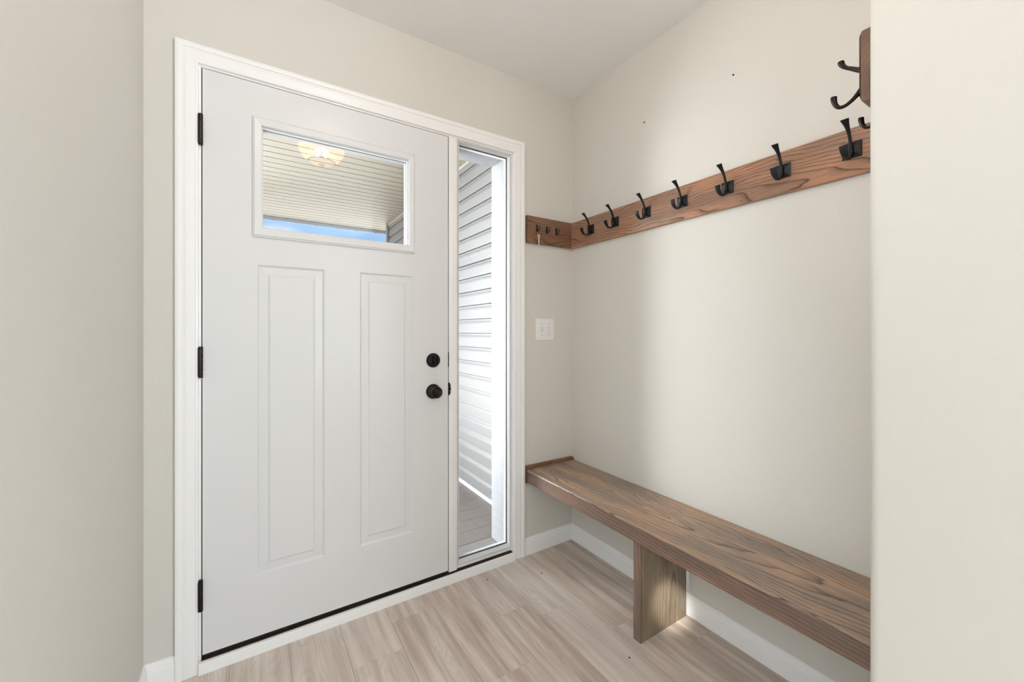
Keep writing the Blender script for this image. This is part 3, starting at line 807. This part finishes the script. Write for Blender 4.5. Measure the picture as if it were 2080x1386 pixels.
# ------------------------------------------------------------------ porch
SX, ZD, ZS, YE, YF = 1.51, -.135, 2.59, 5.41, 5.85
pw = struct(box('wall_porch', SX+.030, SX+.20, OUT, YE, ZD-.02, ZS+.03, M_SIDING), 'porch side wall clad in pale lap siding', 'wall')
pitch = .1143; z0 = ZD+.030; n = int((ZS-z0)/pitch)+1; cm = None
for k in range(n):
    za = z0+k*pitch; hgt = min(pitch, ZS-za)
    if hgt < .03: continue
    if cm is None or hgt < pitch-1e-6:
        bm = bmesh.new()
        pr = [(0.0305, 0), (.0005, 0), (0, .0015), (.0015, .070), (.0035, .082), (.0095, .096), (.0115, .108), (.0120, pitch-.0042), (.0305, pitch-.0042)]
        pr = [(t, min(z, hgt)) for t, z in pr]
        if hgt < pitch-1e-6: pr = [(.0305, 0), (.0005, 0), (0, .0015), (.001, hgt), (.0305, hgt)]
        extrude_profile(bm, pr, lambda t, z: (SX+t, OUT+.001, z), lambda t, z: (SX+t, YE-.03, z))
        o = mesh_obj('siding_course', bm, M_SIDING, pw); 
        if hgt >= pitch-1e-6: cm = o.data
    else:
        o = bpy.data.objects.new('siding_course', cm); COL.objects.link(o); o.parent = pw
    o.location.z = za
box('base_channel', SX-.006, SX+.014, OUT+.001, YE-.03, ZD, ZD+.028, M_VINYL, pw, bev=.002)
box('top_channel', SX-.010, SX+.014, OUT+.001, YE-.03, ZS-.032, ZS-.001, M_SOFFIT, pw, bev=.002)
box('corner_post', SX-.018, SX+.20, YE-.032, YE+.045, ZD, ZS, M_SIDING, pw, bev=.003)
# deck
dk = struct(box('porch_deck', -1.7, SX+.2, OUT+.005, YF-.05, ZD-.20, ZD-.026, plain('deck frame', lin(70, 66, 62), .9)), 'grey composite porch deck outside', 'deck')
y = OUT+.03; dm = None
while y < YF-.06:
    if dm is None:
        bm = bmesh.new(); add_box(bm, -1.7, SX-.003, 0, .1402, ZD-.025, ZD, .0015, 1); o = mesh_obj('deck_board', bm, M_DECK, dk, True); dm = o.data
    else:
        o = bpy.data.objects.new('deck_board', dm); COL.objects.link(o); o.parent = dk
    o.location.y = y; y += .1415
# soffit
sf = struct(box('porch_ceiling', -1.7, SX+.25, OUT, YF-.004, ZS+.012, ZS+.05, M_SOFFIT), 'cream ribbed vinyl porch ceiling', 'ceiling')
pitch = .1155; y = 3.5075-pitch*13; sm_ = None
while y+pitch < YF:
    if y+pitch > OUT+.02:
        if sm_ is None:
            bm = bmesh.new()
            extrude_profile(bm, [(.004, .012), (.004, .0), (.0055, -.0), (pitch-.007, 0), (pitch-.004, .0012), (pitch-.003, .009), (pitch+.004, .009), (pitch+.004, .012)],
                            lambda y, z: (-3.0, y, ZS+z), lambda y, z: (SX+.08, y, ZS+z))
            o = mesh_obj('soffit_strip', bm, M_SOFFIT, sf); sm_ = o.data
        else:
            o = bpy.data.objects.new('soffit_strip', sm_); COL.objects.link(o); o.parent = sf
        o.location.y = y
    y += pitch
box('edge_channel', -1.7, SX+.08, y+.004, YF-.001, ZS, ZS+.012, M_SOFFIT, sf)
# gutter edge with hanging clips
gt = tag(empty('gutter', (0, YF+.001, ZS)), 'grey metal gutter along the front edge of the porch roof', 'gutter')
bm = bmesh.new()
extrude_profile(bm, [(0, -.036), (0, .10), (.004, .10), (.004, -.006), (.06, -.006), (.085, .03), (.085, .10), (.09, .10), (.09, .028), (.064, -.010), (.004, -.010), (.004, -.036)],
                lambda y, z: (-3.0, y, z), lambda y, z: (SX+.09, y, z))
mesh_obj('gutter_trough', bm, M_GUTTER, gt)
for x in [-1.30, -1.05, -.80, -.55, -.30, -.05, .2, .4545, .70, .952, 1.2045, 1.4495]:
    bm = bmesh.new(); add_lathe(bm, [(-.010, .015), (0, .018), (.010, .015)], (x, .008, -.034), (0, 1, 0), 16)
    mesh_obj('clip', bm, M_GUTTER, gt, True)
# roof slab over house and porch, unseen pale ground in front added to bounce sunlight
struct(box('roof', -1.75, 7.0, -6.0, YF+.02, 2.71, 2.85, M_ROOF), 'roof over the house and porch', 'roof')
struct(box('bounce_ground', -30, 30, YF-.3, 45, -.55, -.45, M_BOUNCE_GROUND), 'unseen pale ground beyond the porch, added to bounce sunlight', 'bounce_ground')
gw = struct(box('wall_bounce', -7.4, -7.0, 1.0, 15, -.5, 4.6, plain('white bounce siding', lin(240, 239, 236), .6)), 'unseen white wall added left of the porch to bounce sunlight', 'wall')  # out of view, added as a sunlit reflector for porch and sidelight
gm = None
for k in range(44):
    z = -.45+k*.1143
    if gm is None:
        bm = bmesh.new()
        extrude_profile(bm, [(0, 0), (.012, 0), (.012, .002), (.002, .112), (0, .112)], lambda t, zz: (-7.0+t, 1.0, zz), lambda t, zz: (-7.0+t, 15, zz))
        o = mesh_obj('siding_course', bm, gw.data.materials[0], gw); gm = o.data
    else:
        o = bpy.data.objects.new('siding_course', gm); COL.objects.link(o); o.parent = gw
    o.location.z = z
